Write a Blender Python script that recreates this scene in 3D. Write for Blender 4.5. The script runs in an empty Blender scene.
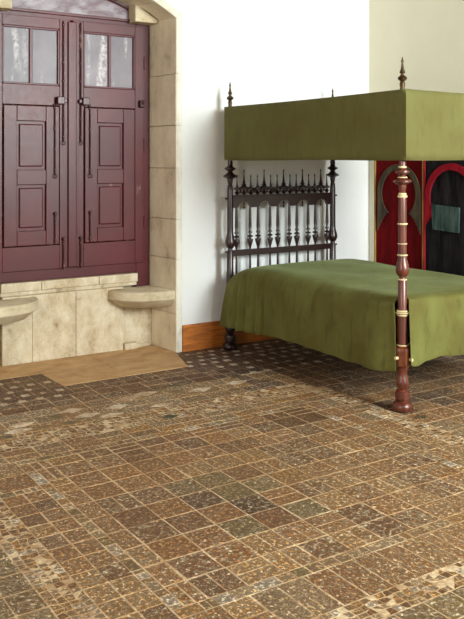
import bpy, bmesh, math, random
from mathutils import Vector, Matrix
random.seed(7)
R = random.random
C = bpy.context.scene.collection
PI = math.pi

# ------------------------------------------------------------------ colours
def lin(r, g, b):
    def f(c):
        c /= 255.0
        return c / 12.92 if c <= 0.04045 else ((c + 0.055) / 1.055) ** 2.4
    return (f(r), f(g), f(b), 1.0)

class NT:
    """tiny node-tree helper"""
    def __init__(s, name):
        s.m = bpy.data.materials.new(name); s.m.use_nodes = True
        s.t = s.m.node_tree; s.b = s.t.nodes['Principled BSDF']
    def n(s, typ, **kw):
        nd = s.t.nodes.new(typ)
        for k, v in kw.items():
            if k.startswith('_'): setattr(nd, k[1:], v)
        return nd
    def l(s, a, b): s.t.links.new(a, b)
    def set(s, nd, **kw):
        for k, v in kw.items(): nd.inputs[k.replace('_', ' ')].default_value = v
    def coord(s, scale=(1, 1, 1), kind='Object'):
        if kind == 'World':
            g = s.n('ShaderNodeNewGeometry'); o = g.outputs['Position']
        else:
            g = s.n('ShaderNodeTexCoord'); o = g.outputs[kind]
        mp = s.n('ShaderNodeMapping'); mp.inputs['Scale'].default_value = scale
        s.l(o, mp.inputs['Vector']); return mp.outputs['Vector']
    def noise(s, vec, scale, detail=4, rough=.55, dist=0):
        nd = s.n('ShaderNodeTexNoise'); s.l(vec, nd.inputs['Vector'])
        nd.inputs['Scale'].default_value = scale; nd.inputs['Detail'].default_value = detail
        nd.inputs['Roughness'].default_value = rough; nd.inputs['Distortion'].default_value = dist
        return nd.outputs['Fac']
    def ramp(s, fac, stops):
        nd = s.n('ShaderNodeValToRGB'); s.l(fac, nd.inputs['Fac'])
        e = nd.color_ramp.elements
        while len(e) < len(stops): e.new(.5)
        for i, (p, c) in enumerate(stops):
            e[i].position = p; e[i].color = c if len(c) == 4 else (*c, 1)
        return nd.outputs['Color']
    def bw(s, fac, a, b, lo=0.0, hi=1.0):
        return s.ramp(fac, [(a, (lo, lo, lo, 1)), (b, (hi, hi, hi, 1))])
    def mix(s, fac, a, b, mode='MIX'):
        nd = s.n('ShaderNodeMix'); nd.data_type = 'RGBA'; nd.blend_type = mode
        for i, v in ((0, fac), (6, a), (7, b)):
            if hasattr(v, 'links'): s.l(v, nd.inputs[i])
            else: nd.inputs[i].default_value = v
        return nd.outputs[2]
    def math(s, op, a, b=None, c=None):
        nd = s.n('ShaderNodeMath'); nd.operation = op
        for i, v in enumerate((a, b, c)):
            if v is None: continue
            if hasattr(v, 'links'): s.l(v, nd.inputs[i])
            else: nd.inputs[i].default_value = v
        return nd.outputs[0]
    def bump(s, h, strength=.3, dist=.01, prev=None):
        nd = s.n('ShaderNodeBump'); s.l(h, nd.inputs['Height'])
        nd.inputs['Strength'].default_value = strength; nd.inputs['Distance'].default_value = dist
        if prev is not None: s.l(prev, nd.inputs['Normal'])
        s.l(nd.outputs['Normal'], s.b.inputs['Normal']); return nd.outputs['Normal']
    def col(s, c):
        if hasattr(c, 'links'): s.l(c, s.b.inputs['Base Color'])
        else: s.b.inputs['Base Color'].default_value = c
    def rough(s, v):
        if hasattr(v, 'links'): s.l(v, s.b.inputs['Roughness'])
        else: s.b.inputs['Roughness'].default_value = v

def plaster(name, c1, c2, sc=1.2):
    k = NT(name); v = k.coord(kind='World')
    n1 = k.noise(v, sc, 5, .6); k.col(k.mix(k.bw(n1, .35, .7), c1, c2))
    k.rough(.9); n2 = k.noise(v, 9, 6, .6); k.bump(n2, .25, .01); return k.m

def stone(name, light, mid, dark, streak=(2.2, 2.2, .7)):
    k = NT(name); v = k.coord(streak, 'World'); v2 = k.coord((1, 1, 1), 'World')
    n1 = k.noise(v, 3.4, 8, .68, .15); n2 = k.noise(v2, 14, 6, .65); n3 = k.noise(v2, 70, 4, .6)
    c = k.mix(k.bw(n1, .36, .62), light, mid)
    c = k.mix(k.math('MULTIPLY', k.bw(n1, .55, .75), k.bw(n2, .45, .6)), c, dark)
    c = k.mix(k.bw(n3, .60, .72, 0, .5), c, dark)
    k.col(c); k.rough(.82); k.bump(k.math('ADD', n2, k.math('MULTIPLY', n3, .5)), .45, .01); return k.m

def red_paint(name, base, dark, worn, wear=.62, rough=.36):
    k = NT(name); v = k.coord((1, 1, .35), 'World'); v2 = k.coord((1, 1, 1), 'World')
    n1 = k.noise(v, 9, 7, .65, .3); n2 = k.noise(v2, 26, 5, .6); n3 = k.noise(v2, 2.2, 3, .5)
    c = k.mix(k.bw(n3, .3, .7), base, dark)
    c = k.mix(k.math('MULTIPLY', k.bw(n1, wear, wear + .08), k.bw(n2, .42, .55)), c, worn)
    k.col(c); k.rough(k.bw(n2, .3, .7, rough + .02, rough + .07)); k.bump(n2, .02, .003)
    k.b.inputs['Specular IOR Level'].default_value = .38
    return k.m

def wood(name, c1, c2, rough=.38, sc=(14, 14, 1.6), coat=.25):
    k = NT(name); v = k.coord(sc, 'World'); n1 = k.noise(v, 3, 6, .6, .8)
    k.col(k.mix(k.bw(n1, .32, .68), c1, c2)); k.rough(rough)
    k.b.inputs['Coat Weight'].default_value = coat; k.b.inputs['Coat Roughness'].default_value = .25
    k.bump(n1, .08, .003); return k.m

def plain(name, c, rough=.5, metal=0.0, var=.15):
    k = NT(name); v = k.coord(kind='World'); n = k.noise(v, 45, 4)
    d = (c[0] * (1 - var), c[1] * (1 - var), c[2] * (1 - var), 1)
    k.col(k.mix(k.bw(n, .35, .65), c, d)); k.rough(rough); k.b.inputs['Metallic'].default_value = metal
    return k.m

def velvet(name, base, alt, deep, weave=True):
    k = NT(name); v = k.coord((1, 1, 1), 'World'); vs = k.coord((1.2, 1.2, .35), 'World')
    n1 = k.noise(v, 3.2, 4, .5, .4); n2 = k.noise(vs, 16, 5, .6); n3 = k.noise(v, 320, 2, .5)
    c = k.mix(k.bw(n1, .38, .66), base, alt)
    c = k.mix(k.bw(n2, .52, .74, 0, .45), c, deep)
    k.col(c); k.rough(.8); k.b.inputs['Specular IOR Level'].default_value = .15
    k.b.inputs['Sheen Weight'].default_value = .25; k.b.inputs['Sheen Roughness'].default_value = .35
    k.b.inputs['Sheen Tint'].default_value = lin(170, 190, 140)
    h = k.math('ADD', k.math('MULTIPLY', n3, .22), n2)
    k.bump(h, .35, .006); return k.m

M = {}
M['wall_white'] = plaster('white limewash', lin(220, 221, 219), lin(214, 215, 210))
M['wall_cream'] = plaster('cream limewash', lin(234, 230, 208), lin(226, 222, 196))
M['ceil'] = wood('ceiling boards', lin(126, 92, 60), lin(92, 64, 40), .6, (9, 1, 1), 0)
M['stone'] = stone('limestone', lin(236, 226, 202), lin(214, 202, 176), lin(146, 130, 106), (1.6, 1.6, .9))
M['stone_pale'] = stone('pale parapet limestone', lin(206, 194, 168), lin(176, 158, 126), lin(120, 98, 70), (2.6, 2.6, 1.7))
M['stone_seat'] = stone('seat limestone', lin(205, 192, 164), lin(180, 164, 132), lin(130, 112, 84), (1.5, 1.5, 3))
M['stone_slab'] = stone('floor slab stone', lin(198, 162, 114), lin(172, 132, 86), lin(134, 98, 62), (1.5, 3, 1))
M['paint'] = red_paint('oxblood paint', lin(84, 14, 18), lin(66, 11, 15), lin(140, 110, 108), .66)
M['paint_dk'] = red_paint('oxblood frame paint', lin(84, 14, 20), lin(62, 11, 16), lin(120, 70, 66), .74)
M['iron'] = red_paint('painted iron', lin(72, 26, 30), lin(48, 20, 24), lin(150, 130, 120), .60, .3)
M['steel'] = plain('worn bolt steel', lin(170, 165, 155), .35, .8)

def pane_mat():
    k = NT('scratched grey paint'); v = k.coord((1, 1, .13), 'World'); v2 = k.coord((1, 1, .8), 'World')
    n1 = k.noise(v, 9, 3, .5); n2 = k.noise(v2, 38, 6, .7, .5); n3 = k.noise(v2, 3, 4, .5)
    c = k.mix(k.bw(n3, .35, .65), lin(92, 84, 90), lin(124, 114, 120))
    mk = k.math('MULTIPLY', k.bw(n1, .50, .60), k.bw(n2, .40, .62))
    c = k.mix(mk, c, lin(196, 190, 190)); k.col(c); k.rough(.42); k.bump(n2, .3, .004); return k.m
M['pane'] = pane_mat()
def transom_mat():
    k = NT('peeling transom paint'); v = k.coord((1, 1, 2.4), 'World'); v2 = k.coord(kind='World')
    n1 = k.noise(v, 5, 6, .65, .5); n2 = k.noise(v2, 55, 4, .6)
    c = k.mix(k.bw(n1, .40, .60), lin(90, 60, 68), lin(140, 130, 136))
    c = k.mix(k.bw(n2, .66, .70), c, lin(40, 24, 24)); k.col(c); k.rough(.4); k.bump(n2, .3, .004); return k.m
M['transom'] = transom_mat()
M['mahog'] = wood('polished mahogany', lin(86, 36, 24), lin(52, 22, 16), .3, (14, 14, 1.6), .6)
M['mahog_red'] = wood('reddish rosewood', lin(104, 48, 30), lin(66, 28, 18), .36, (14, 14, 1.6), .2)
M['dark_turn'] = wood('dark turned rosewood', lin(44, 18, 16), lin(24, 10, 9), .35, (14, 14, 1.6), .25)
M['block'] = wood('figured block wood', lin(120, 58, 26), lin(44, 18, 11), .3, (9, 9, 3), .6)
M['ivory'] = plain('ivory ring', lin(214, 196, 150), .4)
M['brass'] = plain('brown brass', lin(84, 64, 36), .4, .6, .4)
M['base_wood'] = wood('varnished pine', lin(196, 118, 42), lin(134, 72, 22), .45, (2, 2, 18), .2)
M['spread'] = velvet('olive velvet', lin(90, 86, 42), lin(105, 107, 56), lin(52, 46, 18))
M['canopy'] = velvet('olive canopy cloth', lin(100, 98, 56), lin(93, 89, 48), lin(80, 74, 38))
M['mattress'] = plain('dark ticking', lin(84, 78, 50), .9)

def serge(name, c1, c2):
    k = NT(name); v = k.coord((1, 1, .2), 'World'); v2 = k.coord(kind='World')
    n1 = k.noise(v, 22, 5, .6); n2 = k.noise(v2, 4, 4, .6)
    c = k.mix(k.bw(n1, .35, .68), c1, c2); k.col(k.mix(k.bw(n2, .5, .8, 0, .5), c, c2))
    k.rough(.9); k.b.inputs['Specular IOR Level'].default_value = .1; k.bump(n1, .2, .004); return k.m
M['h_red'] = serge('red serge', lin(112, 8, 12), lin(78, 5, 10))
M['h_black'] = serge('black serge', lin(44, 40, 42), lin(20, 18, 20))
M['h_grey'] = serge('grey green applique', lin(92, 84, 62), lin(62, 54, 48))
M['h_rose'] = serge('rose red applique', lin(176, 34, 48), lin(124, 20, 34))
M['h_teal'] = serge('teal applique', lin(84, 104, 98), lin(40, 58, 56))
M['h_gold'] = serge('gold braid', lin(176, 142, 72), lin(120, 88, 40))

# ------------------------------------------------------------------ mesh helpers
def mesh_obj(name, verts, faces, mat, parent=None, smooth=False):
    me = bpy.data.meshes.new(name); me.from_pydata([tuple(v) for v in verts], [], faces); me.validate(); me.update()
    o = bpy.data.objects.new(name, me); C.objects.link(o)
    if isinstance(mat, (list, tuple)):
        for mm in mat: me.materials.append(mm)
    else: me.materials.append(mat)
    if smooth:
        for p in me.polygons: p.use_smooth = True
    if parent is not None:
        o.parent = parent; o.matrix_parent_inverse = Matrix.Translation(-parent.location)
    return o

class MB:
    def __init__(s): s.v = []; s.f = []
    def box(s, x0, x1, y0, y1, z0, z1, ch=0.0):
        b = len(s.v)
        if ch <= 0:
            s.v += [(x, y, z) for z in (z0, z1) for (x, y) in ((x0, y0), (x1, y0), (x1, y1), (x0, y1))]
            s.f += [(b+3, b+2, b+1, b), (b+4, b+5, b+6, b+7)] + [(b+i, b+(i+1) % 4, b+4+(i+1) % 4, b+4+i) for i in range(4)]
            return s
        bm = bmesh.new(); bmesh.ops.create_cube(bm, size=1)
        for w in bm.verts:
            w.co = Vector(((x0+x1)/2 + w.co.x*(x1-x0), (y0+y1)/2 + w.co.y*(y1-y0), (z0+z1)/2 + w.co.z*(z1-z0)))
        bmesh.ops.bevel(bm, geom=bm.edges[:], offset=ch, segments=2, affect='EDGES', profile=.5)
        s.bm(bm); return s
    def bm(s, bm):
        b = len(s.v); bm.verts.ensure_lookup_table()
        for i, w in enumerate(bm.verts): w.index = i; s.v.append(tuple(w.co))
        for f in bm.faces: s.f.append(tuple(b + w.index for w in f.verts))
        bm.free()
    def lathe(s, cx, cy, prof, n=24, cap=True, sx=1.0, sy=1.0, rot=0.0):
        b = len(s.v)
        for r, z in prof:
            for i in range(n):
                a = 2*PI*i/n + rot; s.v.append((cx + sx*r*math.cos(a), cy + sy*r*math.sin(a), z))
        for k in range(len(prof)-1):
            for i in range(n):
                j = (i+1) % n; s.f.append((b+k*n+i, b+k*n+j, b+(k+1)*n+j, b+(k+1)*n+i))
        if cap:
            s.f.append(tuple(b+i for i in range(n))[::-1]); t = b+(len(prof)-1)*n; s.f.append(tuple(t+i for i in range(n)))
        return s
    def prism(s, pts, axis, a0, a1):
        """extrude 2-D outline (convex or not) along an axis: 'y' pts=(x,z); 'z' pts=(x,y); 'x' pts=(y,z)"""
        b = len(s.v); n = len(pts)
        for a in (a0, a1):
            for p, q in pts:
                s.v.append({'y': (p, a, q), 'z': (p, q, a), 'x': (a, p, q)}[axis])
        s.f.append(tuple(b+i for i in range(n))[::-1]); s.f.append(tuple(b+n+i for i in range(n)))
        for i in range(n):
            j = (i+1) % n; s.f.append((b+i, b+j, b+n+j, b+n+i))
        return s
    def tube(s, pts, r, n=8):
        P = [Vector(p) for p in pts]; b = len(s.v)
        for k, p in enumerate(P):
            d = (P[min(k+1, len(P)-1)] - P[max(k-1, 0)]).normalized()
            u = d.cross(Vector((0, 0, 1)));
            if u.length < .01: u = Vector((1, 0, 0))
            u.normalize(); w = d.cross(u)
            for i in range(n):
                a = 2*PI*i/n; s.v.append(tuple(p + u*math.cos(a)*r + w*math.sin(a)*r))
        for k in range(len(P)-1):
            for i in range(n):
                j = (i+1) % n; s.f.append((b+k*n+i, b+k*n+j, b+(k+1)*n+j, b+(k+1)*n+i))
        s.f.append(tuple(b+i for i in range(n))[::-1]); t = b+(len(P)-1)*n; s.f.append(tuple(t+i for i in range(n)))
        return s
    def build(s, name, mat, parent=None, smooth=False, bevel=0):
        o = mesh_obj(name, s.v, s.f, mat, parent)
        bm = bmesh.new(); bm.from_mesh(o.data); bmesh.ops.recalc_face_normals(bm, faces=bm.faces[:]); bm.to_mesh(o.data); bm.free()
        if smooth:
            for p in o.data.polygons: p.use_smooth = True
            try: o.data.set_sharp_from_angle(angle=math.radians(38))
            except Exception: pass
        if bevel:
            md = o.modifiers.new('bevel', 'BEVEL'); md.width = bevel; md.segments = 2; md.limit_method = 'ANGLE'
        return o

def struct(o): o['kind'] = 'structure'; return o
def tag(o, label, cat, group=None, kind=None):
    o['label'] = label; o['category'] = cat
    if group: o['group'] = group
    if kind: o['kind'] = kind
    return o
def empty(name, loc):
    o = bpy.data.objects.new(name, None); C.objects.link(o); o.location = loc; o.empty_display_size = .1; return o

# ------------------------------------------------------------------ room measures
WY = 5.81            # plaster face of the far wall
BX = 5.32            # face of the right wall
LX, NY, CZ = -2.6, -1.6, 3.95
CXW = 2.495          # centre of the window niche
AR, AZ = 1.31, 1.615 # radius and centre height of the niche arch
JI, JO = 3.24 - CXW, 3.293 - CXW
SPR = 2.705

# ---- floor: individually laid worn tiles on a bed of mortar, one mesh
FV, FF, FC, FP, FUV = [], [], [], [], []
def tile(x0, x1, y0, y1, col, pat, gap=.0055, z=0.0, jit=.0015, quad=None):
    gap = gap*(.45 + R()*.75)
    q = quad or [(x0+gap, y0+gap), (x1-gap, y0+gap), (x1-gap, y1-gap), (x0+gap, y1-gap)]
    q = [(a + (R()-.5)*2*jit, b + (R()-.5)*2*jit) for a, b in q]
    b = len(FV); zz = [z + (R()-.5)*.0012 for _ in q]
    for (a, c), h in zip(q, zz): FV.append((a, c, h))
    cx = sum(a for a, _ in q)/len(q); cy = sum(c for _, c in q)/len(q)
    for a, c in q: FV.append((a + (a-cx)*.012, c + (c-cy)*.012, z-.006))
    n = len(q); uv = [(0, 0), (1, 0), (1, 1), (0, 1)] if n == 4 else [(0, 0), (1, 0), (.5, 1)]
    FF.append(tuple(b+i for i in range(n))); FC.append(col); FP.append(pat); FUV.append(uv)
    for i in range(n):
        j = (i+1) % n
        FF.append((b+j, b+i, b+n+i, b+n+j)); FC.append(col); FP.append((0, pat[1])); FUV.append([uv[j], uv[i], uv[i], uv[j]])
def vc(c, v=.2):
    k = 1 + (R()-.5)*2*v; h = 1 + (R()-.5)*.06
    return (c[0]*k*h, c[1]*k, c[2]*k/h, 1)
BR = lin(188, 132, 72); BR2 = lin(206, 158, 94); DK = lin(136, 94, 54); GRN = lin(142, 128, 82); TAN = lin(186, 154, 108)
WH = lin(240, 228, 200); CREAM = lin(214, 190, 148); DG = lin(52, 66, 46); PUR = lin(88, 62, 54)  # PUR: dark purplish tile, partly the bed's shadow put into the colour
def grid(x0, x1, y0, y1, sx, sy, cols, pat=.4, split=.0, gap=.005, v=.22, style=None):
    nx = max(1, round((x1-x0)/sx)); ny = max(1, round((y1-y0)/sy)); ax = (x1-x0)/nx; ay = (y1-y0)/ny
    for i in range(nx):
        for j in range(ny):
            a, b = x0+i*ax, y0+j*ay; c = vc(random.choice(cols), v)
            st = (R() if style is None else style)
            p = (min(1, max(.06, pat + .12 + (R()-.5)*.6)), st)
            if R() < split:
                if R() < .5:
                    tile(a, a+ax/2, b, b+ay, c, p, gap); tile(a+ax/2, a+ax, b, b+ay, vc(random.choice(cols), v), p, gap)
                else:
                    tile(a, a+ax, b, b+ay/2, c, p, gap); tile(a, a+ax, b+ay/2, b+ay, vc(random.choice(cols), v), p, gap)
            else: tile(a, a+ax, b, b+ay, c, p, gap)
def mosaic(x0, x1, y0, y1, s, cols, drop=.15, gap=.004):
    nx = max(1, round((x1-x0)/s)); ny = max(1, round((y1-y0)/s)); ax = (x1-x0)/nx; ay = (y1-y0)/ny
    P = {}
    for i in range(nx+1):
        for j in range(ny+1):
            ji = 0 if i in (0, nx) else (R()-.5)*ax*.5; jj = 0 if j in (0, ny) else (R()-.5)*ay*.5
            P[i, j] = (x0+i*ax+ji, y0+j*ay+jj)
    for i in range(nx):
        for j in range(ny):
            if R() < drop: continue
            q = [P[i, j], P[i+1, j], P[i+1, j+1], P[i, j+1]]
            cx = sum(a for a, _ in q)/4; cy = sum(b for _, b in q)/4
            q = [(cx+(a-cx)*.84, cy+(b-cy)*.84) for a, b in q]
            if R() < .25: q = q[:3] if R() < .5 else q[1:]
            tile(0, 0, 0, 0, vc(random.choice(cols), .2), (.1, R()), quad=q)
def stripe(x0, x1, y0, y1, cols=None):
    """thin band of alternating long pieces and small white bits"""
    cols = cols or [WH, CREAM, CREAM, BR2, TAN, TAN, GRN]
    lx, ly = x1-x0, y1-y0
    p = 0.0; L = max(lx, ly)
    while p < L - .01:
        d = min(random.choice((.03, .045, .07, .1)), L-p)
        if lx > ly: tile(x0+p, x0+p+d, y0, y1, vc(random.choice(cols), .18), (.2, R()), .0035)
        else: tile(x0, x1, y0+p, y0+p+d, vc(random.choice(cols), .18), (.2, R()), .0035)
        p += d
def star(cx, cy, s, col):
    tile(0, 0, 0, 0, col, (.0, 0), quad=[(cx-s, cy), (cx, cy-s*.55), (cx+s, cy), (cx, cy+s*.55)], z=.0012, jit=.004)
def squares(x0, x1, y0, y1, s=.125, col=None):
    """dark tiles with a small white square set at every corner"""
    nx = round((x1-x0)/s); ny = round((y1-y0)/s); ax = (x1-x0)/nx; ay = (y1-y0)/ny
    for i in range(nx):
        for j in range(ny):
            tile(x0+i*ax, x0+(i+1)*ax, y0+j*ay, y0+(j+1)*ay, vc(col or PUR, .2), (.25, R()), .003)
            if R() < .88:
                w = .017 + R()*.010; cx, cy = x0+i*ax + (ax*.5 if j % 2 else 0) + .0, y0+j*ay
                tile(0, 0, 0, 0, vc(lin(226, 212, 190), .1), (0, 0), quad=[(cx-w, cy-w), (cx+w, cy-w), (cx+w, cy+w), (cx-w, cy+w)], z=.0012)
# carpet field
G = .168
X0, X1, Y0, Y1 = 1.425, 3.20, 2.49, 4.10
xs = [1.425, 1.52] + [1.69+G*k for k in range(9)] + [3.20]
ys = [2.49] + [2.645+G*k for k in range(9)] + [4.10]
for i in range(len(xs)-1):
    for j in range(len(ys)-1):
        a, b, c, d = xs[i], xs[i+1], ys[j], ys[j+1]; mx, my = (a+b)/2, (c+d)/2
        if d-c < .03 or b-a < .03: continue
        cen = 1.84 < mx < 2.37 and 2.8 < my < 3.49 and R() < .8
        dark_sq = mx > 2.85 and 3.78 < my < 4.1
        if abs(mx-2.1) < .35 and 2.8 < my < 3.5 and cen: col = random.choice([GRN, GRN, lin(122, 108, 68)])
        elif dark_sq: col = lin(112, 74, 40)
        else: col = random.choice([BR, BR2, BR, lin(142, 100, 60)])
        near = my < 2.85 or mx > 2.5
        p = (.12 if dark_sq else (.35 if cen else (.75 if near else .42))) + (R()-.5)*.4; p = max(.06, p)
        if cen and R() < .35: col = lin(78, 60, 38); p = .5
        st = R()
        rr = R()
        if rr < .26 and not cen:
            tile(a, (a+b)/2, c, d, vc(col), (p, st)); tile((a+b)/2, b, c, d, vc(col), (p, st))
        elif rr < .42 and not cen:
            tile(a, b, c, (c+d)/2, vc(col), (p, st)); tile(a, b, (c+d)/2, d, vc(col), (p, st))
        else: tile(a, b, c, d, vc(col), (p, st))
# borders round the field
for (x0, x1, y0, y1) in ((1.375, 1.425, 2.49, 4.10), (3.20, 3.25, 2.49, 4.10), (1.375, 3.25, 4.10, 4.155), (1.375, 3.25, 2.43, 2.49)):
    stripe(x0, x1, y0, y1)
grid(1.17, 1.375, 2.43, 3.74, .1025, .115, [BR, DK, BR2], .45)
stripe(-.2, 1.375, 3.74, 3.79); grid(.3, 1.375, 3.79, 4.155, .17, .18, [BR, GRN, BR2], .4, .3)
grid(3.25, 3.46, 2.43, 4.155, .105, .17, [BR2, TAN, BR], .6)
grid(1.17, 3.46, 4.155, 4.33, .17, .0875, [BR, BR2, TAN], .3)
grid(.3, 1.17, 4.155, 4.33, .17, .0875, [BR, BR2], .3)
grid(1.17, 3.46, 2.19, 2.43, .12, .24, [BR, BR2, TAN], .95, .25, style=.9)
for (x0, x1, y0, y1) in ((1.03, 1.17, 2.06, 3.74), (3.46, 3.60, 2.06, 4.33), (1.17, 3.46, 2.06, 2.19), (.3, 3.46, 4.33, 4.47)):
    mosaic(x0, x1, y0, y1, .034, [WH, CREAM, CREAM, BR2, DK, TAN, TAN], .12)
grid(.2, 1.03, 1.9, 3.74, .12, .14, [GRN, BR, lin(122, 104, 66)], .8)
grid(.2, 5.32, 1.78, 2.06, .14, .14, [GRN, lin(122, 104, 66), BR], .85)
grid(3.60, 5.32, 2.06, 3.62, .17, .17, [BR2, TAN, BR], .6, .3)
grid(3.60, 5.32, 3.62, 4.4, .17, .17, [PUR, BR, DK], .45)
# far bands
mosaic(.2, 3.55, 4.47, 4.56, .045, [TAN, BR2, BR, CREAM], .1)
grid(.2, 3.0, 4.56, 4.94, .19, .125, [TAN, BR2, CREAM, BR2, TAN], .5)
for cx, cy in ((1.84, 4.76), (1.85, 4.60), (1.69, 4.61), (2.67, 5.01), (2.62, 4.93), (2.70, 4.83), (2.40, 4.38), (1.44, 4.55), (1.3, 4.7), (3.05, 4.66), (3.35, 4.72), (3.5, 3.9), (3.66, 3.55), (2.78, 4.97), (3.25, 4.92)):
    star(cx, cy, .066, vc(DG, .2))
for cx, cy in ((2.0, 4.68), (2.22, 4.74), (2.36, 4.86), (2.5, 4.9), (1.55, 4.62), (1.6, 4.72), (2.48, 4.62), (2.12, 4.6), (3.16, 4.80), (2.86, 4.78), (1.95, 4.82)):
    star(cx, cy, .085, vc(WH, .1))
grid(3.0, 3.55, 4.56, 4.94, .12, .12, [TAN, BR2, PUR], .6)
grid(.2, 3.1, 4.94, 5.17, .17, .115, [lin(112, 74, 48), lin(120, 84, 56), DK], .3)
grid(2.12, 3.3, 5.17, 5.37, .13, .10, [lin(112, 72, 46), lin(128, 88, 58)], .3)
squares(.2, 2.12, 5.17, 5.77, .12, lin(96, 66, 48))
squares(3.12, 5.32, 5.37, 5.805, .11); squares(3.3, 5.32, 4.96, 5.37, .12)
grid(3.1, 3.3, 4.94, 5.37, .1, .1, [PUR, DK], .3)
grid(3.55, 5.32, 4.4, 4.96, .12, .12, [PUR, DK, lin(76, 52, 52)], .35)  # tiles under the bed, darkened in colour to carry its shadow
grid(LX, .2, NY, 5.8, .34, .34, [BR, BR2], .5); grid(.2, BX, NY, 1.78, .30, .30, [BR, BR2, GRN], .6)
grid(.2, 1.17, 4.33+.14, 4.47+.09, .2, .09, [BR], .3)
# mortar bed
b0 = len(FV)
FV += [(LX, NY, -.0012), (BX, NY, -.0012), (BX, WY+.45, -.0012), (LX, WY+.45, -.0012), (LX, NY, -.12), (BX, NY, -.12), (BX, WY+.45, -.12), (LX, WY+.45, -.12)]
for f in ((0, 1, 2, 3), (7, 6, 5, 4), (0, 4, 5, 1), (1, 5, 6, 2), (2, 6, 7, 3), (3, 7, 4, 0)):
    FF.append(tuple(b0+i for i in f)); FC.append(lin(236, 214, 174)); FP.append((0, 0)); FUV.append([(0, 0)]*4)

def floor_mat():
    k = NT('worn relief tiles')
    at = k.n('ShaderNodeAttribute'); at.attribute_name = 'tile_col'
    ap = k.n('ShaderNodeAttribute'); ap.attribute_name = 'tile_pat'
    sp = k.n('ShaderNodeSeparateColor'); k.l(ap.outputs['Color'], sp.inputs['Color'])
    P, S = sp.outputs[0], sp.outputs[1]
    uv = k.n('ShaderNodeUVMap'); uv.uv_map = 'uv'
    sx = k.n('ShaderNodeSeparateXYZ'); k.l(uv.outputs['UV'], sx.inputs[0])
    u = k.math('SUBTRACT', sx.outputs[0], .5); w = k.math('SUBTRACT', sx.outputs[1], .5)
    r = k.math('SQRT', k.math('ADD', k.math('MULTIPLY', u, u), k.math('MULTIPLY', w, w)))
    th = k.math('ARCTAN2', w, u)
    v = k.coord(kind='World')
    warp = k.noise(v, 30, 3, .5)
    ph = k.math('ADD', k.math('MULTIPLY', r, k.math('ADD', 3.0, k.math('MULTIPLY', S, 3))), k.math('MULTIPLY', k.math('COSINE', k.math('MULTIPLY', th, 8)), .30))
    ph = k.math('ADD', ph, k.math('MULTIPLY', warp, 1.3))
    fr = k.math('ABSOLUTE', k.math('SUBTRACT', k.math('FRACT', ph), .5))
    line1 = k.bw(fr, .10, .20, 1, 0)
    ray = k.bw(k.math('ABSOLUTE', k.math('SINE', k.math('ADD', k.math('MULTIPLY', th, 4), k.math('MULTIPLY', warp, 2.2)))), .16, .38, 1, 0)
    vo = k.n('ShaderNodeTexVoronoi'); vo.feature = 'DISTANCE_TO_EDGE'; k.l(v, vo.inputs['Vector']); vo.inputs['Scale'].default_value = 25
    line2 = k.bw(vo.outputs['Distance'], .05, .15, 1, 0)
    spot = k.bw(vo.outputs['Distance'], .28, .36)
    pick = k.bw(S, .45, .5)
    ln = k.mix(pick, line2, k.math('MAXIMUM', line1, ray))
    br = k.noise(v, 38, 4, .7)
    lm = k.math('MULTIPLY', k.math('MULTIPLY', ln, k.bw(br, .46, .54)), k.bw(P, .12, .62))
    n1 = k.noise(v, 6, 6, .65); n2 = k.noise(v, 60, 5, .7); n3 = k.noise(v, 170, 3, .6); n4 = k.noise(v, 1.3, 4, .6)
    base = at.outputs['Color']
    c = k.mix(k.math('MULTIPLY', k.bw(n1, .35, .7, 0, .3), k.bw(P, 0, .04, .5, 1)), base, lin(104, 64, 30))
    c = k.mix(k.bw(n4, .40, .62, 0, .45), c, lin(184, 146, 94))
    c = k.mix(k.math('MULTIPLY', k.bw(n2, .52, .64, 0, .55), k.bw(P, 0, .04, .45, 1)), c, lin(72, 46, 28))
    c = k.mix(k.math('MULTIPLY', k.math('MULTIPLY', spot, k.bw(br, .54, .46)), k.bw(P, .15, .8, 0, .8)), c, lin(58, 36, 22))
    c = k.mix(k.math('MULTIPLY', lm, .9), c, lin(240, 222, 184))
    n5 = k.noise(v, 60, 5, .75); n6 = k.noise(v, 8, 4, .6)
    c = k.mix(k.math('MULTIPLY', k.bw(n5, .55, .59), k.math('MULTIPLY', k.bw(n6, .35, .6), k.math('ADD', k.math('MULTIPLY', P, .9), .3))), c, lin(236, 218, 184))
    c = k.mix(k.math('MULTIPLY', k.bw(n5, .44, .39, 0, .75), k.bw(P, 0, .04, .4, 1)), c, lin(58, 36, 22))
    gm = k.math('MULTIPLY', k.math('MULTIPLY', k.bw(k.noise(v, 11, 4, .7), .44, .58), .62), k.bw(P, 0, .02, 1, 0))
    c = k.mix(gm, c, lin(136, 98, 58))
    k.col(c); k.rough(k.bw(n2, .3, .7, .5, .8)); k.b.inputs['Specular IOR Level'].default_value = .35
    h = k.math('ADD', k.math('MULTIPLY', lm, .5), k.math('MULTIPLY', k.math('ADD', n2, n3), .6))
    k.bump(h, .55, .006); return k.m
M['floor'] = floor_mat()
fl = mesh_obj('floor', FV, FF, M['floor'])
me = fl.data
ca = me.attributes.new('tile_col', 'FLOAT_COLOR', 'FACE'); pa = me.attributes.new('tile_pat', 'FLOAT_COLOR', 'FACE')
for i in range(len(me.polygons)):
    ca.data[i].color = FC[i]; pa.data[i].color = (FP[i][0], FP[i][1], 0, 1)
ul = me.uv_layers.new(name='uv')
for p in me.polygons:
    for q, li in enumerate(p.loop_indices): ul.data[li].uv = FUV[p.index][q]
struct(fl)

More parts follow.
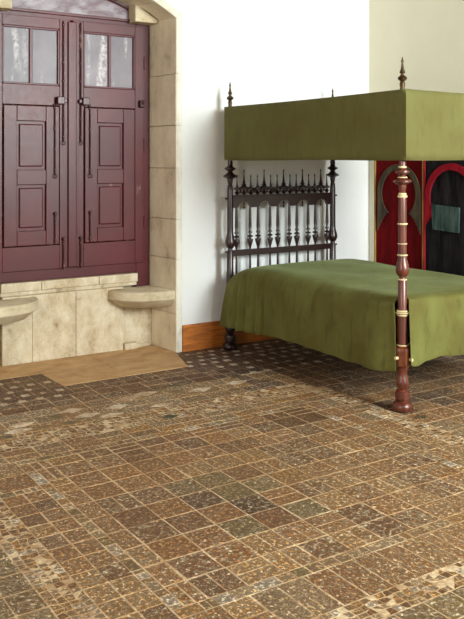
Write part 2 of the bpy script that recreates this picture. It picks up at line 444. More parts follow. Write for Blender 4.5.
# stone slab running out of the niche
sb = MB()
sb.prism([(1.80, 5.775), (2.10, 5.775), (2.12, 5.38), (2.60, 5.375), (2.602, 6.13), (1.80, 6.13)], 'z', -.03, .0015)
sb.prism([(2.606, 5.375), (3.10, 5.37), (3.24, 5.80), (3.235, 6.15), (2.606, 6.15)], 'z', -.03, .002)
struct(sb.build('trim_4', M['stone_slab'], bevel=.003))

# ---- walls
def arc(n=18, rad=AR, half=JI):
    a = math.asin(half/AR); return [(CXW + rad*math.sin(-a + 2*a*i/n), AZ + rad*math.cos(-a + 2*a*i/n)) for i in range(n+1)]
w = MB()
OUT = JO
w.box(LX, CXW-OUT, WY, WY+.46, 0, CZ); w.box(CXW+OUT, BX+.2, WY, WY+.46, 0, CZ)
aa = math.asin(JI/AR); ro = AR+.055
pts = [(CXW-OUT, SPR)] + [(CXW + ro*math.sin(-aa+2*aa*i/18), AZ + ro*math.cos(-aa+2*aa*i/18)) for i in range(19)] + [(CXW+OUT, SPR)]
for i in range(len(pts)-1):
    (x0, z0), (x1, z1) = pts[i], pts[i+1]
    if x1 - x0 > 1e-4: w.prism([(x0, z0), (x1, z1), (x1, CZ), (x0, CZ)], 'y', WY, WY+.46)
struct(w.build('wall_far', M['wall_white']))
struct(MB().box(BX, BX+.2, NY-.2, WY, 0, CZ).build('wall_right', M['wall_cream']))
struct(MB().box(LX-.2, BX+.2, NY-.2, WY+.46, CZ, CZ+.15).build('ceiling', M['ceil']))
# near wall with a tall window opening, left wall with one added for fill
WX0, WX1, WZ0, WZ1 = 3.55, 5.25, 1.8, 3.8
nw = MB().box(LX-.2, WX0, NY-.2, NY, 0, CZ).box(WX1, BX, NY-.2, NY, 0, CZ).box(WX0, WX1, NY-.2, NY, 0, WZ0).box(WX0, WX1, NY-.2, NY, WZ1, CZ)
struct(nw.build('wall_near', M['wall_white']))
LY0, LY1 = .2, 2.0
lw = MB().box(LX-.2, LX, NY-.2, LY0, 0, CZ).box(LX-.2, LX, LY1, WY+.46, 0, CZ).box(LX-.2, LX, LY0, LY1, 0, 1.2).box(LX-.2, LX, LY0, LY1, 3.2, CZ)
struct(lw.build('wall_left', M['wall_white']))

# ---- stone lining of the niche: coursed jamb blocks and arch voussoirs
st = MB(); joints = [0, .31, .75, 1.07, 1.485, 1.83, 2.245, SPR]
for sgn in (1, -1):
    for a, b in zip(joints[:-1], joints[1:]):
        X = lambda d: CXW + sgn*d
        e = (R()-.5)*.003
        st.prism([(X(JI+e), WY-.004), (X(JO), WY-.004), (X(JO), WY+.46), (X(.705+e), WY+.46)], 'z', a+.0015, b-.0015)
nv = 7
for i in range(nv):
    t0 = -aa + 2*aa*i/nv + .002; t1 = -aa + 2*aa*(i+1)/nv - .002
    P = []
    for j in range(5):
        t = t0+(t1-t0)*j/4; P.append((CXW+AR*math.sin(t), AZ+AR*math.cos(t)))
    for j in range(4, -1, -1):
        t = t0+(t1-t0)*j/4; P.append((CXW+(AR+.056)*math.sin(t), AZ+(AR+.056)*math.cos(t)))
    st.prism(P, 'y', WY-.004, WY+.46)
for sgn in (1, -1):
    st.prism([(CXW+sgn*d, z) for d, z in ((.752, SPR-.002), (JO, SPR-.002), (JO, SPR+.04), (.774, SPR+.04))], 'y', WY-.006, WY+.46)
struct(st.build('trim_1', M['stone'], bevel=.004))
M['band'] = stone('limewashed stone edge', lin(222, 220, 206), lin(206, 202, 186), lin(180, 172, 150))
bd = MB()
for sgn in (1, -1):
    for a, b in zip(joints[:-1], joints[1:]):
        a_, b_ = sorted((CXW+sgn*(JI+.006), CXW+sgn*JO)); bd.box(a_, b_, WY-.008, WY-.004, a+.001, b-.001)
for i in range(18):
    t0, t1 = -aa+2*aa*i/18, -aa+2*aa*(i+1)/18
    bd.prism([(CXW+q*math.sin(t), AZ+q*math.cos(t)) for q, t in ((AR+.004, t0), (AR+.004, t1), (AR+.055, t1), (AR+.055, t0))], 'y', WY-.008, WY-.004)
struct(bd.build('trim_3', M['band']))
# little impost stones above the shutters
im = MB()
for sgn in (1, -1):
    P = [(CXW+sgn*.51, SPR-.025), (CXW+sgn*.715, SPR-.025), (CXW+sgn*.715, SPR+.03)]
    for j in range(5):
        d = .715 - (.715-.51)*j/4; P.append((CXW+sgn*d, AZ+math.sqrt(AR*AR-d*d)-.002))
    im.prism(P, 'y', 6.06, 6.24)
struct(im.build('trim_2', M['stone_seat'], bevel=.004))
# back of the niche, behind the shutters
struct(MB().box(CXW-.82, CXW+.82, 6.262, 6.40, 0, 3.0).build('wall_niche', M['stone']))
# parapet under the shutters
pp = MB()
pp.box(CXW-.57, 2.24, 6.138, 6.26, .548, .615).box(2.243, 2.72, 6.14, 6.26, .548, .615).box(2.723, CXW+.57, 6.138, 6.26, .548, .615)
pp.box(CXW-.57, CXW+.57, 6.16, 6.26, .515, .548)
xsb = [1.93, 2.165, 2.52, 2.93]
for a, b in zip(xsb[:-1], xsb[1:]): pp.box(a+.001, b-.001, 6.13+(R()-.5)*.004, 6.26, 0, .515)
pp.box(2.93, 3.21, 6.165, 6.26, 0, .48).box(1.78, 1.93, 6.165, 6.26, 0, .48)
pp.box(2.935, 3.05, 6.11, 6.2, 0, .05).prism([(2.93, 6.16), (3.0, 6.12), (3.2, 6.16)], 'z', 0, .03)
struct(pp.build('wall_parapet', M['stone_pale'], bevel=.004))
# pale sill joint beside the frame
# ---- wooden skirting
struct(MB().box(CXW+JO+.004, BX, WY-.022, WY, .0, .215, .004).box(LX, CXW-JO-.004, WY-.022, WY, .0, .215, .004).build('baseboard_far', M['base_wood']))

# ---- window frame (setting)
SY = 6.17     # front plane of the shutters
wf = MB()
for s in (1, -1):
    a, b = sorted((CXW+s*.575, CXW+s*.695)); wf.box(a, b, SY+.012, SY+.075, .475, 2.68, .005)
wf.box(CXW-.575, CXW+.575, SY+.012, SY+.075, .617, .705, .005).box(CXW-.575, CXW+.575, SY+.012, SY+.075, 2.655, 2.70, .004)
win = struct(wf.build('window_1', M['paint_dk']))
P = [(CXW-.505, 2.70)] + [(CXW-.505+1.01*i/12, AZ+.002+math.sqrt((AR-.005)**2-(-.505+1.01*i/12)**2)) for i in range(13)] + [(CXW+.505, 2.70)]
tr = MB().prism(P, 'y', SY+.01, SY+.05).build('transom_panel', M['transom'], win, bevel=.004)
tr['label'] = 'peeling greyish arched panel above the shutters'
sc_ = MB().tube([(CXW-.50+1.0*i/12, SY+.004, AZ+math.sqrt((AR-.03)**2-(-.50+1.0*i/12)**2)) for i in range(13)], .008)
sc_.build('moulding', M['paint_dk'], tr)
MB().box(CXW-.51, CXW+.51, SY-.006, SY+.03, 2.688, 2.712, .004).build('moulding', M['paint_dk'], tr)
# second window lets daylight in; the third is unseen, added for fill light
for nm, bx in (('window_2', (WX0, WX1, NY-.14, NY-.08, WZ0, WZ1)), ('added_fill_window', (LX-.14, LX-.08, LY0, LY1, 1.2, 3.2))):
    f = MB(); x0, x1, y0, y1, z0, z1 = bx; t = .06
    f.box(x0, x1, y0, y1, z0, z0+t).box(x0, x1, y0, y1, z1-t, z1)
    if nm == 'window_2': f.box(x0, x0+t, y0, y1, z0+t, z1-t).box(x1-t, x1, y0, y1, z0+t, z1-t)
    else: f.box(x0, x1, y0, y0+t, z0+t, z1-t).box(x0, x1, y1-t, y1, z0+t, z1-t)
    struct(f.build(nm, M['paint_dk']))

# ---- shutters
def shutter(side):
    s = 1 if side == 'right' else -1
    D = lambda d: CXW + s*d
    def bx(mb, d0, d1, y0, y1, z0, z1, ch=.003):
        a, b = sorted((D(d0), D(d1))); mb.box(a, b, y0, y1, z0, z1, ch)
    root = empty('window_shutter', (D(.34), SY, .70))
    yo = SY-.012
    fr = MB()
    bx(fr, .012, .10, yo, yo+.04, .70, 2.655); bx(fr, .555, .635, yo, yo+.04, .70, 2.655)
    bx(fr, .10, .555, yo, yo+.04, 2.575, 2.655); bx(fr, .10, .555, yo, yo+.04, 1.975, 2.13)
    bx(fr, .10, .555, yo, yo+.04, .70, .885)
    if s < 0: bx(fr, -.035, .035, yo-.016, yo-.001, .705, 2.64, .006)
    else: bx(fr, .036, .052, yo-.006, yo+.01, .705, 2.64, .002)
    fr.build('frame', M['paint'], root)
    up = MB(); bx(up, .105, .55, yo+.02, yo+.035, 2.125, 2.58, 0)
    u = up.build('upper_panel', M['pane'], root); u['label'] = 'grey scratched upper panel in two panes'
    mm = MB(); bx(mm, .317, .341, yo+.004, yo+.022, 2.13, 2.575); bx(mm, .10, .115, yo+.001, yo+.02, 2.13, 2.575); bx(mm, .54, .555, yo+.001, yo+.02, 2.13, 2.575)
    bx(mm, .10, .555, yo+.001, yo+.02, 2.13, 2.145); bx(mm, .10, .555, yo+.001, yo+.02, 2.56, 2.575)
    mm.build('muntin', M['paint_dk'], u)
    # lower hatch with two sunk fields
    h = MB(); yh = yo-.012
    bx(h, .108, .215, yh, yh+.03, .893, 1.967, .004); bx(h, .445, .547, yh, yh+.03, .893, 1.967, .004)
    for z0, z1 in ((.893, 1.005), (1.36, 1.475), (1.85, 1.967)): bx(h, .215, .445, yh, yh+.03, z0, z1, .004)
    hatch = h.build('hatch', M['paint'], root)
    for z0, z1 in ((1.005, 1.36), (1.475, 1.85)):
        q = MB(); bx(q, .205, .455, yh+.022, yh+.032, z0-.01, z1+.01, 0); bx(q, .235, .425, yh+.010, yh+.026, z0+.024, z1-.024, .009)
        q.build('panel', M['paint'], hatch)
    # bolts: tall rods ending in rings
    def bolt(d, z0, z1, par, y, ring=True, nm='bolt'):
        b = MB().tube([(D(d), y, z0), (D(d), y, z1)], .0058, 8)
        n = max(2, int((z1-z0)/.13))
        for i in range(n):
            z = z0 + .03 + (z1-z0-.06)*i/(n-1) if n > 1 else z0
            b.box(D(d)-.009, D(d)+.009, y-.006, y+.009, z-.005, z+.005, .0015)
        if ring:
            c = [(D(d)+.015*math.sin(2*PI*i/12), y-.006, z0-.016+.015*math.cos(2*PI*i/12)) for i in range(13)]
            b.tube(c, .003, 6)
        else: b.lathe(D(d), y-.004, [(.002, z1), (.011, z1+.004), (.013, z1+.014), (.008, z1+.024), (.001, z1+.027)], 10)
        return b.build(nm, M['iron'], par, smooth=True)
    bolt(.072, 1.70, 2.64, root, yo-.014 if s > 0 else yo-.012); bolt(.147, 1.44, 1.99, hatch, yh-.010)
    bolt(.147, .90, 1.12, hatch, yh-.010, False); bolt(.072, .69, .92, root, yo-.012, False)
    k = MB(); bx(k, .075, .135, yo-.05, yo, 1.985, 2.045, .006); bx(k, .05, .075, yo-.035, yo-.01, 2.0, 2.03, .004)
    k.build('latch', M['iron'], root)
    k2 = MB(); bx(k2, .585, .635, yo-.035, yo, 1.985, 2.045, .008); k2.lathe(D(.61), yo-.035, [(.001, 2.0), (.012, 2.005), (.014, 2.02), (.008, 2.035), (.001, 2.038)], 10)
    k2.build('latch', M['iron'], root)
    for zz in (.98, 1.62, 2.3):
        hb = MB(); hb.tube([(D(.642), yo-.004, zz), (D(.642), yo-.004, zz+.11)], .009, 10); hb.build('hinge', M['paint_dk'], root)
    return root
tag(shutter('left'), 'dark red wooden window shutter leaf with the overlapping centre strip, left of the pair', 'window shutter', 'window shutters')
tag(shutter('right'), 'dark red wooden window shutter leaf beside the stone jamb, right of the pair', 'window shutter', 'window shutters')

# ---- stone window seats in the corners of the niche
def seat(s):
    cx, cy = CXW+s*.742, 6.163; a, b = .445, .345
    n = 22; rings = []
    def ring(fa, fb, z):
        pts = []
        for i in range(n+1):
            t = (PI/2)*i/n; ex = 2/2.3
            pts.append((cx - s*a*fa*math.cos(t)**ex, cy - b*fb*math.sin(t)**ex, z))
        pts.append((cx, cy, z)); return pts
    for fa, fb, z in ((.30, .30, .352), (.74, .76, .360), (.80, .82, .366), (.955, .96, .418), (.985, .985, .424), (1, 1, .430), (1, 1, .486), (.992, .992, .496), (.97, .97, .501)):
        rings.append(ring(fa, fb, z))
    V, F = [], []
    m = n+2
    for r_ in rings: V += r_
    for k in range(len(rings)-1):
        for i in range(m):
            j = (i+1) % m; F.append((k*m+i, k*m+j, (k+1)*m+j, (k+1)*m+i))
    F.append(tuple(range(m))[::-1]); F.append(tuple((len(rings)-1)*m+i for i in range(m)))
    mb = MB(); mb.v, mb.f = V, F
    o = mb.build('stone_window_seat', M['stone_seat'], None, smooth=True)
    return o
tag(seat(1), 'pale rounded stone window seat set in the corner beside the right jamb', 'window seat', 'stone window seats')
tag(seat(-1), 'pale rounded stone window seat cut off by the left edge of the picture', 'window seat', 'stone window seats')

# ------------------------------------------------------------------ bed
PX0, PX1, PYH, PYF = 3.664, 4.75, 5.66, 3.70
bed = empty('canopy_bed', ((PX0+PX1)/2, (PYH+PYF)/2, 0))
tag(bed, 'dark turned wooden four-poster bed with flat olive cloth canopy and spindled headboard', 'bed')
foot_prof = [(.044, 0), (.058, .008), (.064, .024), (.062, .042), (.048, .058), (.036, .063), (.037, .068), (.046, .076), (.047, .105), (.045, .120), (.034, .127), (.028, .133), (.029, .139), (.036, .150), (.0415, .168), (.040, .185), (.033, .210), (.0295, .228), (.030, .245), (.035, .258), (.036, .272)]
shaft_prof = [(.036, .40), (.034, .425), (.0345, .585), (.033, .60), (.033, .63), (.0305, .64), (.0295, .805), (.022, .815), (.021, .826), (.032, .836), (.043, .856), (.0455, .873), (.043, .892), (.036, .918), (.030, .942), (.028, .958), (.0275, .98), (.027, 1.15), (.0265, 1.30), (.022, 1.342), (.0175, 1.350), (.021, 1.362), (.025, 1.385), (.025, 1.396), (.040, 1.405), (.058, 1.414), (.055, 1.424), (.036, 1.434), (.022, 1.448), (.019, 1.456), (.030, 1.464), (.046, 1.474), (.044, 1.484), (.026, 1.494), (.020, 1.506), (.023, 1.53), (.020, 1.545), (.020, 1.975)]
def post(px, py, wood_m, blk):
    p = MB().lathe(px, py, foot_prof, 28).lathe(px, py, [(q*.93 if z < 1.4 else q, z) for q, z in shaft_prof], 28)
    o = p.build('bed_post', wood_m, bed, smooth=True)
    bk = MB().lathe(px, py, [(.040, .270), (.056, .285), (.058, .30), (.058, .375), (.055, .392), (.038, .404)], 8, rot=PI/8)
    bk.build('post_block', blk, o, bevel=.003)
    for z, r, h in () if wood_m is M['dark_turn'] else ((.404, .0385, .007), (.588, .036, .009), (.604, .046, .006), (.614, .038, .009), (.808, .029, .007), (.958, .0325, .009), (1.030, .030, .005), (1.150, .0315, .010), (1.318, .0300, .014), (1.334, .025, .012), (1.438, .030, .008), (1.500, .026, .012)):
        rg = MB().lathe(px, py, [(r*.86, z-.001), (r, z+h*.25), (r, z+h*.75), (r*.86, z+h+.001)], 24)
        rg.build('ivory_ring', M['ivory'], o, smooth=True)
    for (dx, dy, z) in ((-.060, -.012, .335), (.012, -.060, .325)):
        q = MB(); 
        if abs(dx) > abs(dy): q.tube([(px+dx+.01, py+dy, z), (px+dx-.012, py+dy, z)], .010, 10)
        else: q.tube([(px+dx, py+dy+.01, z), (px+dx, py+dy-.012, z)], .010, 10)
        q.build('bolt_head', M['dark_turn'] if wood_m is M['dark_turn'] else M['ivory'], o, smooth=True)
    # finial on top, above the cloth
    f = MB().lathe(px, py, [(rr*.82, zz) for rr, zz in [(.010, 1.965), (.020, 1.992), (.017, 2.000), (.022, 2.012), (.020, 2.028), (.014, 2.036), (.030, 2.046), (.037, 2.056), (.028, 2.066), (.014, 2.074), (.013, 2.084), (.022, 2.090), (.020, 2.098), (.013, 2.112), (.009, 2.138), (.007, 2.150), (.011, 2.158), (.010, 2.166), (.005, 2.172), (.006, 2.180), (.001, 2.188)]], 16)
    f.build('finial', M['brass'], bed, smooth=True)
    return o
post(PX0, PYF, M['mahog_red'], M['block']); post(PX1, PYF, M['mahog_red'], M['block'])
post(PX0, PYH, M['dark_turn'], M['dark_turn']); post(PX1, PYH, M['dark_turn'], M['dark_turn'])
# pegs on the head posts
for px, s in ((PX0, -1), (PX1, 1)):
    for z in (1.235, .80, .38):
        MB().tube([(px+s*.02, PYH, z), (px+s*.046, PYH, z)], .008, 8).build('peg', M['dark_turn'], bed, smooth=True)
# headboard rails
xa, xb = PX0+.02, PX1-.02
sp = (PX1-PX0)/16
out = [(xa, 1.255), (xb, 1.255)]
low = []
cents = [PX0+sp*i for i in (2, 5, 8, 11, 14)]
x = xb
N = 110
for i in range(N+1):
    x = xb + (xa-xb)*i/N
    z = 1.158
    for c in cents:
        d = abs(x-c)
        if d < .062: z = max(z, 1.158 + .050*math.sqrt(max(0, 1-(d/.062)**2)))
        elif d < .075: z = max(z, 1.158 + 0)
    low.append((x, z))
rail = MB()
for i in range(N):
    (xr, zr), (xl, zl) = low[i], low[i+1]
    rail.v += [(xl, PYH-.016, zl), (xr, PYH-.016, zr), (xr, PYH-.016, 1.255), (xl, PYH-.016, 1.255), (xl, PYH+.016, zl), (xr, PYH+.016, zr), (xr, PYH+.016, 1.255), (xl, PYH+.016, 1.255)]
    b = len(rail.v)-8
    rail.f += [(b, b+1, b+2, b+3), (b+7, b+6, b+5, b+4), (b+1, b, b+4, b+5), (b+3, b+2, b+6, b+7)]
rail.box(xa, xb, PYH-.020, PYH+.020, 1.248, 1.262, .003)
rail.build('headboard_rail', M['dark_turn'], bed)
MB().box(xa, xb, PYH-.016, PYH+.016, .765, .812, .005).build('headboard_rail', M['dark_turn'], bed)
MB().box(xa, xb, PYH-.016, PYH+.016, .50, .56, .005).build('headboard_rail', M['dark_turn'], bed)
# spindles
sprof = [(q if q < .0105 else q*1.22, w_) for q, w_ in [(.0085, .81), (.008, .822), (.013, .850), (.0215, .888), (.020, .894), (.010, .900), (.009, .908), (.019, .914), (.020, .922), (.009, .930), (.008, .940), (.014, .946), (.014, .953), (.010, .965), (.0115, 1.0), (.010, 1.16)]]
sp0 = MB().lathe(0, 0, sprof, 12).lathe(0, 0, [(.008, .56), (.010, .66), (.008, .766)], 10).build('spindle', M['dark_turn'], None, smooth=True)
first = True
def reuse(src, first, x, y, z=0.0):
    o = src if first else src.copy()
    if not first: C.objects.link(o)
    o.parent = bed; o.matrix_parent_inverse = Matrix.Translation(-bed.location); o.location = (x, y, z); return o
for q, i in enumerate((1, 3, 4, 6, 7, 9, 10, 12, 13, 15)):
    dx = -.006 if i in (1, 3, 6, 9, 12) else .006
    if i == 15: dx = .004
    reuse(sp0, q == 0, PX0+sp*i+dx, PYH)
# drop pendants under the arches (the second one is lost)
pd = MB().lathe(0, 0, [(.003, 1.207), (.005, 1.190), (.0095, 1.184), (.005, 1.176), (.004, 1.168), (.009, 1.160), (.004, 1.148), (.001, 1.140)], 10).build('pendant', M['dark_turn'], None, smooth=True)
for q, c in enumerate((cents[0], cents[2], cents[3], cents[4])): reuse(pd, q == 0, c, PYH)
# cresting of spikes and scrolls
def spike(tall):
    k = 1.0 if not tall else 1.0
    top = 1.475 if tall else 1.432
    pr = [(.006, 1.262), (.012, 1.268), (.022, 1.282), (.009, 1.294), (.008, 1.300), (.028, 1.310), (.028, 1.318), (.010, 1.328), (.012, 1.336)]
    if tall: pr += [(.023, 1.345), (.011, 1.356), (.014, 1.364), (.009, 1.374), (.005, 1.43), (.004, top-.028), (.0075, top-.018), (.004, top-.008), (.001, top)]
    else: pr += [(.008, 1.345), (.005, 1.38), (.004, top-.028), (.007, top-.018), (.004, top-.008), (.001, top)]
    return MB().lathe(0, 0, pr, 12).build('spike', M['dark_turn'], None, smooth=True)
sS, sT = spike(False), spike(True); nS = nT = 0
for i in range(1, 16):
    if i in (2, 5, 8, 11, 14): reuse(sT, nT == 0, PX0+sp*i, PYH); nT += 1
    else: reuse(sS, nS == 0, PX0+sp*i, PYH); nS += 1
cr = MB()
for i in range(1, 15):
    a, b = PX0+sp*i, PX0+sp*(i+1)
    ta, tb = i in (2, 5, 8, 11, 14), (i+1) in (2, 5, 8, 11, 14)
    za, zb = (1.335 if ta else 1.305), (1.335 if tb else 1.305)
    cr.tube([(a+(b-a)*t/6, PYH, za+(zb-za)*t/6 + (.0 if ta or tb else -.010*math.sin(PI*t/6))) for t in range(7)], .0085, 8)
    cr.lathe((a+b)/2, PYH, [(.001, 1.276), (.010, 1.288), (.011, 1.298), (.004, 1.312)], 8)
cr.build('cresting', M['dark_turn'], bed, smooth=True)
# bed rails and slats under the mattress
for x in (PX0, PX1): MB().box(x-.018, x+.018, PYF+.05, PYH-.05, .30, .40, .004).build('side_rail', M['mahog'], bed)
for y in (PYF, PYH): MB().box(PX0+.05, PX1-.05, y-.018, y+.018, .30, .40, .004).build('end_rail', M['mahog'], bed)
sl = MB()
for i in range(12): y = PYF+.12+i*.156; sl.box(PX0+.018, PX1-.018, y-.04, y+.04, .385, .40)
sl.build('slats', M['mahog'], bed)

# canopy cloth: flat top and four hanging sides
CX0, CX1, CY0, CY1, CB, CT = 3.63, 4.80, 3.635, 5.695, 1.548, 1.984
def hang(s, side):  # small ripples of the hanging cloth
    return .004*math.sin(s*9+side) + .003*math.sin(s*23+side*2)
V, F = [], []
def wall_grid(p0, p1, nrm, side, nu, nv, zf):
    b = len(V)
    for j in range(nv+1):
        t = j/nv
        for i in range(nu+1):
            s = i/nu; x = p0[0]+(p1[0]-p0[0])*s; y = p0[1]+(p1[1]-p0[1])*s
            L = math.hypot(p1[0]-p0[0], p1[1]-p0[1])
            env = math.sin(PI*min(max(s, 0), 1))**.4 if 0 < s < 1 else 0
            d = (hang(s*L, side) + .004)*t*env
            z0, zb = CT + zf(s), CB - .003*math.sin(s*L*4+side)*env
            V.append((x+nrm[0]*d, y+nrm[1]*d, z0+(zb-z0)*t))
    for j in range(nv):
        for i in range(nu):
            a = b+j*(nu+1)+i; F.append((a, a+1, a+nu+2, a+nu+1))
sag = lambda s: -.006*math.sin(PI*s)
wall_grid((CX0, CY1), (CX0, CY0), (-1, 0), 0, 40, 10, sag)
wall_grid((CX0, CY0), (CX1, CY0), (0, -1), 1.3, 30, 10, sag)
wall_grid((CX1, CY0), (CX1, CY1), (1, 0), 2.1, 40, 10, sag)
wall_grid((CX1, CY1), (CX0, CY1), (0, 1), 3.3, 30, 10, sag)
b = len(V)
for j in range(21):
    for i in range(13):
        s, t = i/12, j/20
        V.append((CX0+(CX1-CX0)*s, CY0+(CY1-CY0)*t, CT + (sag(s) if j in (0, 20) else 0) + (sag(t) if i in (0, 12) else 0) - (.008*math.sin(PI*s)*math.sin(PI*t) if 0 < i < 12 and 0 < j < 20 else 0)))
for j in range(20):
    for i in range(12): a = b+j*13+i; F.append((a, a+1, a+14, a+13))
cn = MB(); cn.v, cn.f = V, F
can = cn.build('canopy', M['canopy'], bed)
bm = bmesh.new(); bm.from_mesh(can.data); bmesh.ops.remove_doubles(bm, verts=bm.verts[:], dist=.003); bmesh.ops.recalc_face_normals(bm, faces=bm.faces[:]); bm.to_mesh(can.data); bm.free()
for p in can.data.polygons: p.use_smooth = True
can.data.set_sharp_from_angle(angle=math.radians(50))
md = can.modifiers.new('thick', 'SOLIDIFY'); md.thickness = .005; md.offset = -1
tf = MB()
for (x0, x1, y0, y1) in ((CX0+.008, CX0+.03, CY0+.008, CY1-.008), (CX1-.03, CX1-.008, CY0+.008, CY1-.008), (CX0+.03, CX1-.03, CY0+.008, CY0+.03), (CX0+.03, CX1-.03, CY1-.03, CY1-.008)):
    tf.box(x0, x1, y0, y1, 1.935, 1.965)
tf.build('tester_frame', M['mahog'], bed)

# ---- mattress and bedspread
mt = MB().box(PX0+.045, PX1-.045, PYF+.075, PYH-.045, .402, .60, .05)
mo = mt.build('mattress', M['mattress'], None, smooth=True)
tag(mo, 'mattress lying on the four-poster bed under the olive bedspread', 'mattress')
V, F = [], []
TX0, TX1, TY0, TY1 = 3.625, 4.80, 3.675, 5.62
NX, NYg = 44, 132
posts = [(PX0, PYF), (PX1, PYF), (PX0, PYH), (PX1, PYH)]
def topz(x, y):
    d = min(x-TX0, TX1-x, y-TY0+.03)
    z = .700 - .045*math.exp(-d/.04) + .004*math.sin(x*9+y*5) + .005*math.sin(y*7-x*4)*math.sin(x*6)
    z += .012*math.exp(-((y-5.15)/.3)**2)
    hd = max(0, 1-(TY1-y)/.30); z -= .055*hd*hd + .03*hd*math.exp(-(x-TX0)/.12)
    return z
def push(x, y, z):
    for px, py in posts:
        rr = .058 if z < .42 else .040
        dx, dy = x-px, y-py; d = math.hypot(dx, dy)
        if d < rr:
            if d < 1e-5: dx, dy, d = -1, 0, 1
            x, y = px+dx/d*rr, py+dy/d*rr
    return (x, y, z)
for j in range(NYg+1):
    for i in range(NX+1):
        x = TX0+(TX1-TX0)*i/NX; y = TY0+(TY1-TY0)*j/NYg; V.append(push(x, y, topz(x, y)))
for j in range(NYg):
    for i in range(NX):
        if i < 2 and j < 4: continue
        a = j*(NX+1)+i; F.append((a, a+1, a+NX+2, a+NX+1))
def interp(tab, s):
    for (a, va), (b_, vb) in zip(tab[:-1], tab[1:]):
        if a <= s <= b_: return va+(vb-va)*(s-a)/(b_-a)
    return tab[0][1] if s < tab[0][0] else tab[-1][1]
def skirt(idx, base, nrm, tang, hem, fold, spread, n_t=22):
    """hang cloth from a run of top vertices"""
    prev = idx; n = len(idx)
    for k in range(1, n_t+1):
        t = k/n_t; cur = []
        for q, vi in enumerate(idx):
            x, y, z0 = base[q]; s = tang(x, y)
            d = spread(t, s) + fold(s)*t**.7
            zz = z0 + (hem(s)-z0)*t
            px = x+nrm[0]*d; py = y+nrm[1]*d
            ex = endshift(nrm, q, n, t); px += ex[0]; py += ex[1]
            V.append(push(px, py, zz)); cur.append(len(V)-1)
        for q in range(n-1): F.append((prev[q], prev[q+1], cur[q+1], cur[q]))
        prev = cur
def endshift(nrm, q, n, t):
    if nrm == (-1, 0):
        s = q/(n-1); return (0.0, .075*t**.8*max(0, (s-.8)/.2) - .040*t**.3*max(0, (.07-s)/.07))
    if nrm == (0, -1) and q < 4: return (-.024*t**.3*(1-q/4), 0.0)
    return (0.0, 0.0)
# long side facing the room
j0 = 4
idx = [j*(NX+1) for j in range(j0, NYg+1)]; base = [V[i] for i in idx]
hemA = [(3.6, .262), (3.72, .255), (3.82, .228), (4.21, .232), (4.77, .240), (4.95, .240), (5.2, .215), (5.45, .203), (5.8, .198)]
def foldA(s):
    h = math.exp(-((s-5.30)/.20)**2)
    return h*(.085*(abs(math.sin(s*27+.4))**.7-.72) + .012*math.sin(s*71+1)) + .004*math.sin(s*8) + .003*math.sin(s*17+.6) + (.022*math.exp(-((s-3.88)/.07)**2)) - .02*math.exp(-((s-3.76)/.04)**2)
skirt(idx, base, (-1, 0), lambda x, y: y, lambda s: interp(hemA, s)+.003*math.sin(s*30), foldA, lambda t, s: .006+.030*t**.6)
# foot side
idx = list(range(2, NX+1)); base = [V[i] for i in idx]
hemF = [(3.60, .36), (3.69, .29), (3.74, .268), (3.82, .300), (3.92, .318), (4.13, .295), (4.5, .28), (4.8, .26)]
def foldF(s): return .012*math.sin(s*26+.5)*math.exp(-((s-3.8)/.22)**2) + .006*math.sin(s*13) + .010*math.exp(-((s-3.76)/.03)**2)
skirt(idx, base, (0, -1), lambda x, y: x, lambda s: interp(hemF, s)+.003*math.sin(s*34), foldF, lambda t, s: .004+.034*t**.6)
# far long side and head side
idx = [j*(NX+1)+NX for j in range(4, NYg+1)]; base = [V[i] for i in idx]
skirt(idx, base, (1, 0), lambda x, y: y, lambda s: .24, lambda s: .008*math.sin(s*20), lambda t, s: .006+.03*t**.6)
ms = MB(); ms.v, ms.f = V, F
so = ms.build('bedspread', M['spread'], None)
for p in so.data.polygons: p.use_smooth = True
md = so.modifiers.new('thick', 'SOLIDIFY'); md.thickness = .006; md.offset = 0
md = so.modifiers.new('sub', 'SUBSURF'); md.levels = 1; md.render_levels = 1
tag(so, 'olive green velvet bedspread hanging over the sides of the four-poster bed', 'bedspread')

# ------------------------------------------------------------------ appliqued wall hanging on the right wall
hg = empty('wall_hanging', (BX, 5.09, .35))
tag(hg, 'red and black cloth wall hanging with horseshoe arches on the wall behind the bed', 'wall hanging')
HB, HT = .35, 1.93
def cloth_panel(y0, y1, mat, nm, lab):
    mb = MB(); n = 24
    for i in range(n+1):
        y = y0+(y1-y0)*i/n; xx = BX-.010-.003*math.sin(i*.9)
        for z in (HB, HT): mb.v.append((xx, y, z))
    for i in range(n): mb.f.append((2*i, 2*i+1, 2*i+3, 2*i+2))
    b = len(mb.v)
    mb.v += [(BX-.002, y0, HB), (BX-.002, y0, HT), (BX-.002, y1, HB), (BX-.002, y1, HT)]
    mb.f += [(b, b+2, b+3, b+1), (0, b, b+1, 1), (2*n, 2*n+1, b+3, b+2)]
    o = mb.build(nm, mat, hg); o['label'] = lab; return o
PA = cloth_panel(5.115, 5.705, M['h_red'], 'cloth_panel', 'dark red cloth panel')
PB = cloth_panel(4.49, 5.085, M['h_black'], 'cloth_panel', 'black cloth panel')
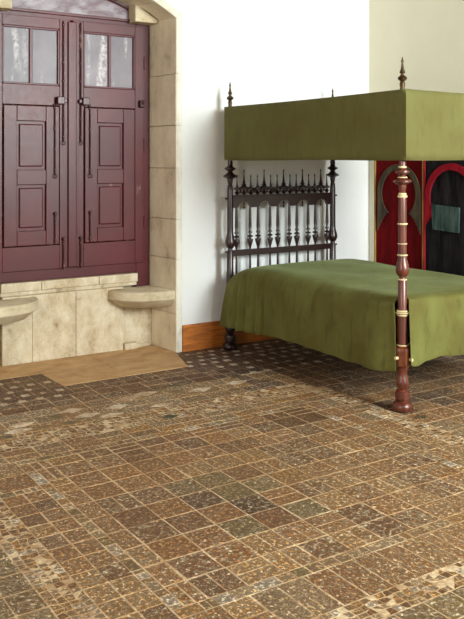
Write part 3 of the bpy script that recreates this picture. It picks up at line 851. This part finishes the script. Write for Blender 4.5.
def arch_ring(cy, cz, ri, ro_, leg_z, pinch, mat, par, lab, horn=False, halfw=.278):
    """horseshoe band: round opening, outer arch running down into two pointed feet"""
    mb = MB(); x0, x1 = BX-.022, BX-.012
    for s in (1, -1):
        inner, outer = [], []
        n = 26
        phi_end = -math.asin(min(.99, (cz-pinch)/ri))
        for i in range(n+1):
            ph = PI/2 + (phi_end-PI/2)*i/n
            inner.append((cy+s*ri*math.cos(ph), cz+ri*math.sin(ph)))
            if ph > 0: outer.append((cy+s*ro_*math.cos(ph), cz+ro_*math.sin(ph)))
            else: outer.append((cy+s*(ro_ + (0 if not horn else .0)), cz + (leg_z-cz)*(ph/phi_end)*.55))
        y_p = inner[-1][0]
        m = 12; zo = outer[-1][1]
        for i in range(1, m+1):
            t = i/m
            yy = y_p + (cy+s*ro_ - y_p)*t; zz = pinch + (leg_z-pinch)*(t**1.7)
            jag = .007*((i % 2)*2-1) if 2 < i < m else 0
            inner.append((yy, zz+jag)); outer.append((cy+s*ro_, zo+(leg_z-zo)*t))
        b = len(mb.v)
        for (a, c), (d, e) in zip(inner, outer):
            mb.v += [(x0, a, c), (x0, d, e), (x1, a, c), (x1, d, e)]
        for i in range(len(inner)-1):
            k = b+4*i; mb.f += [(k, k+1, k+5, k+4), (k+2, k+6, k+7, k+3), (k, k+4, k+6, k+2), (k+1, k+3, k+7, k+5)]
    o = mb.build('arch_applique', mat, hg); o['label'] = lab; return o
arch_ring(5.405, 1.245, .215, .268, .90, 1.07, M['h_grey'], PA, 'grey green horseshoe arch applique')
arch_ring(4.79, 1.23, .235, .292, .98, 1.075, M['h_rose'], PB, 'rose red horseshoe arch applique')
pt = MB().prism([(4.70, .945), (4.985, .955), (5.00, 1.17), (4.69, 1.155)], 'x', BX-.028, BX-.016).build('cloth_patch', M['h_teal'], hg)
pt['label'] = 'faded teal rectangular patch'
for y0, y1, mk in ((5.702, 5.720, 'h_gold'), (5.101, 5.117, 'h_gold'), (5.083, 5.101, 'h_rose'), (4.47, 4.492, 'h_gold')):
    MB().box(BX-.020, BX-.002, y0, y1, HB, HT, .002).build('braid_strip', M[mk], hg)

# ------------------------------------------------------------------ light
def area(name, loc, rot, sx, sy, power, col):
    L = bpy.data.lights.new(name, 'AREA'); L.shape = 'RECTANGLE'; L.size = sx; L.size_y = sy; L.energy = power; L.color = col
    o = bpy.data.objects.new(name, L); C.objects.link(o); o.location = loc; o.rotation_euler = rot; return o
area('daylight_near_window', ((WX0+WX1)/2, NY-.22, (WZ0+WZ1)/2), (math.radians(90), 0, 0), 1.65, 1.95, 515, (.90, .98, 1.0))
area('fill_left_opening', (LX-.22, (LY0+LY1)/2, 2.2), (math.radians(90), 0, math.radians(-90)), 1.75, 1.95, 125, (1.0, .93, .84))  # fill lamp behind the added left opening, no known window there
W = bpy.data.worlds.new('world'); bpy.context.scene.world = W; W.use_nodes = True
bg = W.node_tree.nodes['Background']; bg.inputs[0].default_value = (.8, .88, 1, 1); bg.inputs[1].default_value = 1.0

# ------------------------------------------------------------------ camera
cd = bpy.data.cameras.new('camera'); cam = bpy.data.objects.new('camera', cd); C.objects.link(cam)
cam.location = (0, 0, 1.55); cam.rotation_euler = (math.radians(90), 0, -math.atan2(825, 1268))
cd.sensor_fit = 'VERTICAL'; cd.sensor_height = 24.0; cd.sensor_width = 18.0; cd.lens = 825/619*24
cd.shift_y = -149.5/619; cd.clip_start = .05
S = bpy.context.scene; S.camera = cam
S.view_settings.view_transform = 'Standard'; S.view_settings.look = 'None'; S.view_settings.gamma = 1
S.view_settings.use_curve_mapping = False; S.view_settings.exposure = 0.5
